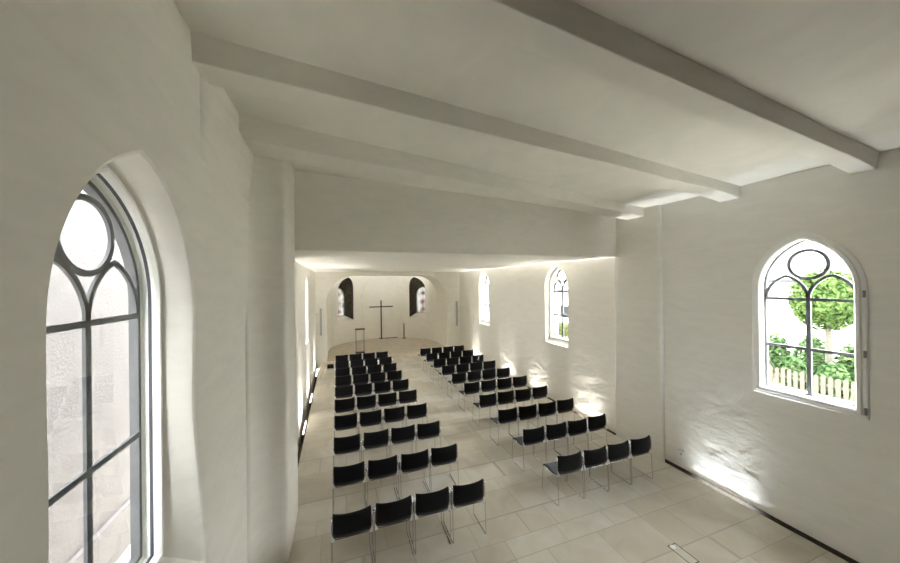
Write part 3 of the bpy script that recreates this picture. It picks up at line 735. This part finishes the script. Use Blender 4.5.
def house(lb, x0, x1, y0, y1, eave, ridge, wins, wm, rm):
    t = thing('house', lb, 'house', (x0, y0, -.05))
    D, L = x1 - x0, y1 - y0
    boxo('wall', wm, 0, D, 0, L, 0, eave, t)
    bm = bmesh.new(); loft(bm, [[(-.35, yy, eave - .12), (D / 2, yy, ridge), (D + .35, yy, eave - .12), (D / 2, yy, ridge - .25)] for yy in (-.3, L + .3)]); link('roof', bm, rm, t)
    bm = bmesh.new(); tube(bm, [(-.40, -.3, eave - .12), (-.40, L + .3, eave - .12)], .09, 8); link('gutter', bm, GUTTER, t)
    bm = bmesh.new(); hexa(bm, [(0, 0, eave), (D, 0, eave), (D, L, eave), (0, L, eave)], [(D * .48, 0, ridge - .25), (D * .52, 0, ridge - .25), (D * .52, L, ridge - .25), (D * .48, L, ridge - .25)]); link('gable', bm, wm, t)
    for (ya, yb, za, zb) in wins:
        fo = boxo('window', WHITEF, -.05, .02, ya - .07, yb + .07, za - .07, zb + .07, t); boxo('pane', DGLASS, -.06, -.04, ya, yb, za, zb, fo)
house('pale house with a zinc gutter behind the maple', 25, 38, -9.0, 16.5, 3.72, 9.5, [(23.6, 24.7, .95, 2.2)], HOUSEG, ROOFG)  # enlarged and darkened below its own tone to cut light through the near window
house('white low house beyond the hedge seen through the middle window', 15.5, 21, 17.6, 27, 3.2, 5.2, [(.75, 1.75, 1.1, 1.95), (4.2, 5.2, 1.1, 1.95)], HOUSEW, ROOF)
# outside, left: close rough-cast neighbour
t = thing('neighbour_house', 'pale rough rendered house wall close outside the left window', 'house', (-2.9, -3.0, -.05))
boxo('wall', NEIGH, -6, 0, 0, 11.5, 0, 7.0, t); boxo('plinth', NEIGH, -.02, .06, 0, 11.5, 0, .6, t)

# ------------------------------------------------------------------ daylight
wd = bpy.data.worlds.new('sky'); SC.world = wd; wd.use_nodes = True
bg = wd.node_tree.nodes['Background']; bg.inputs[0].default_value = (.98, .98, .97, 1); bg.inputs[1].default_value = 24.0
l = bpy.data.lights.new('sun', 'SUN'); l.energy = 14; l.angle = math.radians(1.5); l.color = (1, .95, .86)
o = bpy.data.objects.new('sun', l); COL.objects.link(o); o.rotation_euler = Vector((.05, .36, -.93)).to_track_quat('-Z', 'Y').to_euler()
def portal(A, x, sg):
    l = bpy.data.lights.new('daylight_portal', 'AREA'); l.shape = 'RECTANGLE'; l.size = 2 * A.w; l.size_y = 2.5
    l.cycles.is_portal = True
    o = bpy.data.objects.new('daylight_portal', l); COL.objects.link(o); o.location = (x, A.yc, A.zb + 1.22)
    o.rotation_euler = Vector((-sg, 0, 0)).to_track_quat('-Z', 'Z').to_euler()
for A, x, sg in ((A1, LX - .5, -1), (AR, RX + .5, 1), (AM, RXN + .5, 1), (AF, RXN + .5, 1), (AL1, LXN - .5, -1), (AL0, LXN - .5, -1)): portal(A, x, sg)

# ------------------------------------------------------------------ camera
cam = bpy.data.cameras.new('camera'); cam.sensor_fit = 'HORIZONTAL'; cam.sensor_width = 36; cam.lens = 36 * 318 / 900; cam.clip_start = .05; cam.clip_end = 300
co = bpy.data.objects.new('camera', cam); COL.objects.link(co)
fw = Vector((0.33506776, 0.94219035, 0.00263593)); rt = Vector((0.94214155, -0.33501826, -0.01149213)); up = Vector((0.00994469, -0.00633406, 0.99993049))
co.matrix_world = Matrix(((rt.x, up.x, -fw.x, 0), (rt.y, up.y, -fw.y, 0), (rt.z, up.z, -fw.z, H), (0, 0, 0, 1)))
SC.camera = co
SC.view_settings.view_transform = 'Standard'; SC.view_settings.look = 'None'; SC.view_settings.gamma = 1; SC.view_settings.use_curve_mapping = False
SC.view_settings.exposure = 0.56
SC.cycles.max_bounces = 16; SC.cycles.diffuse_bounces = 10; SC.cycles.transparent_max_bounces = 16
SC.cycles.use_denoising = True
SC.cycles.sample_clamp_indirect = 12
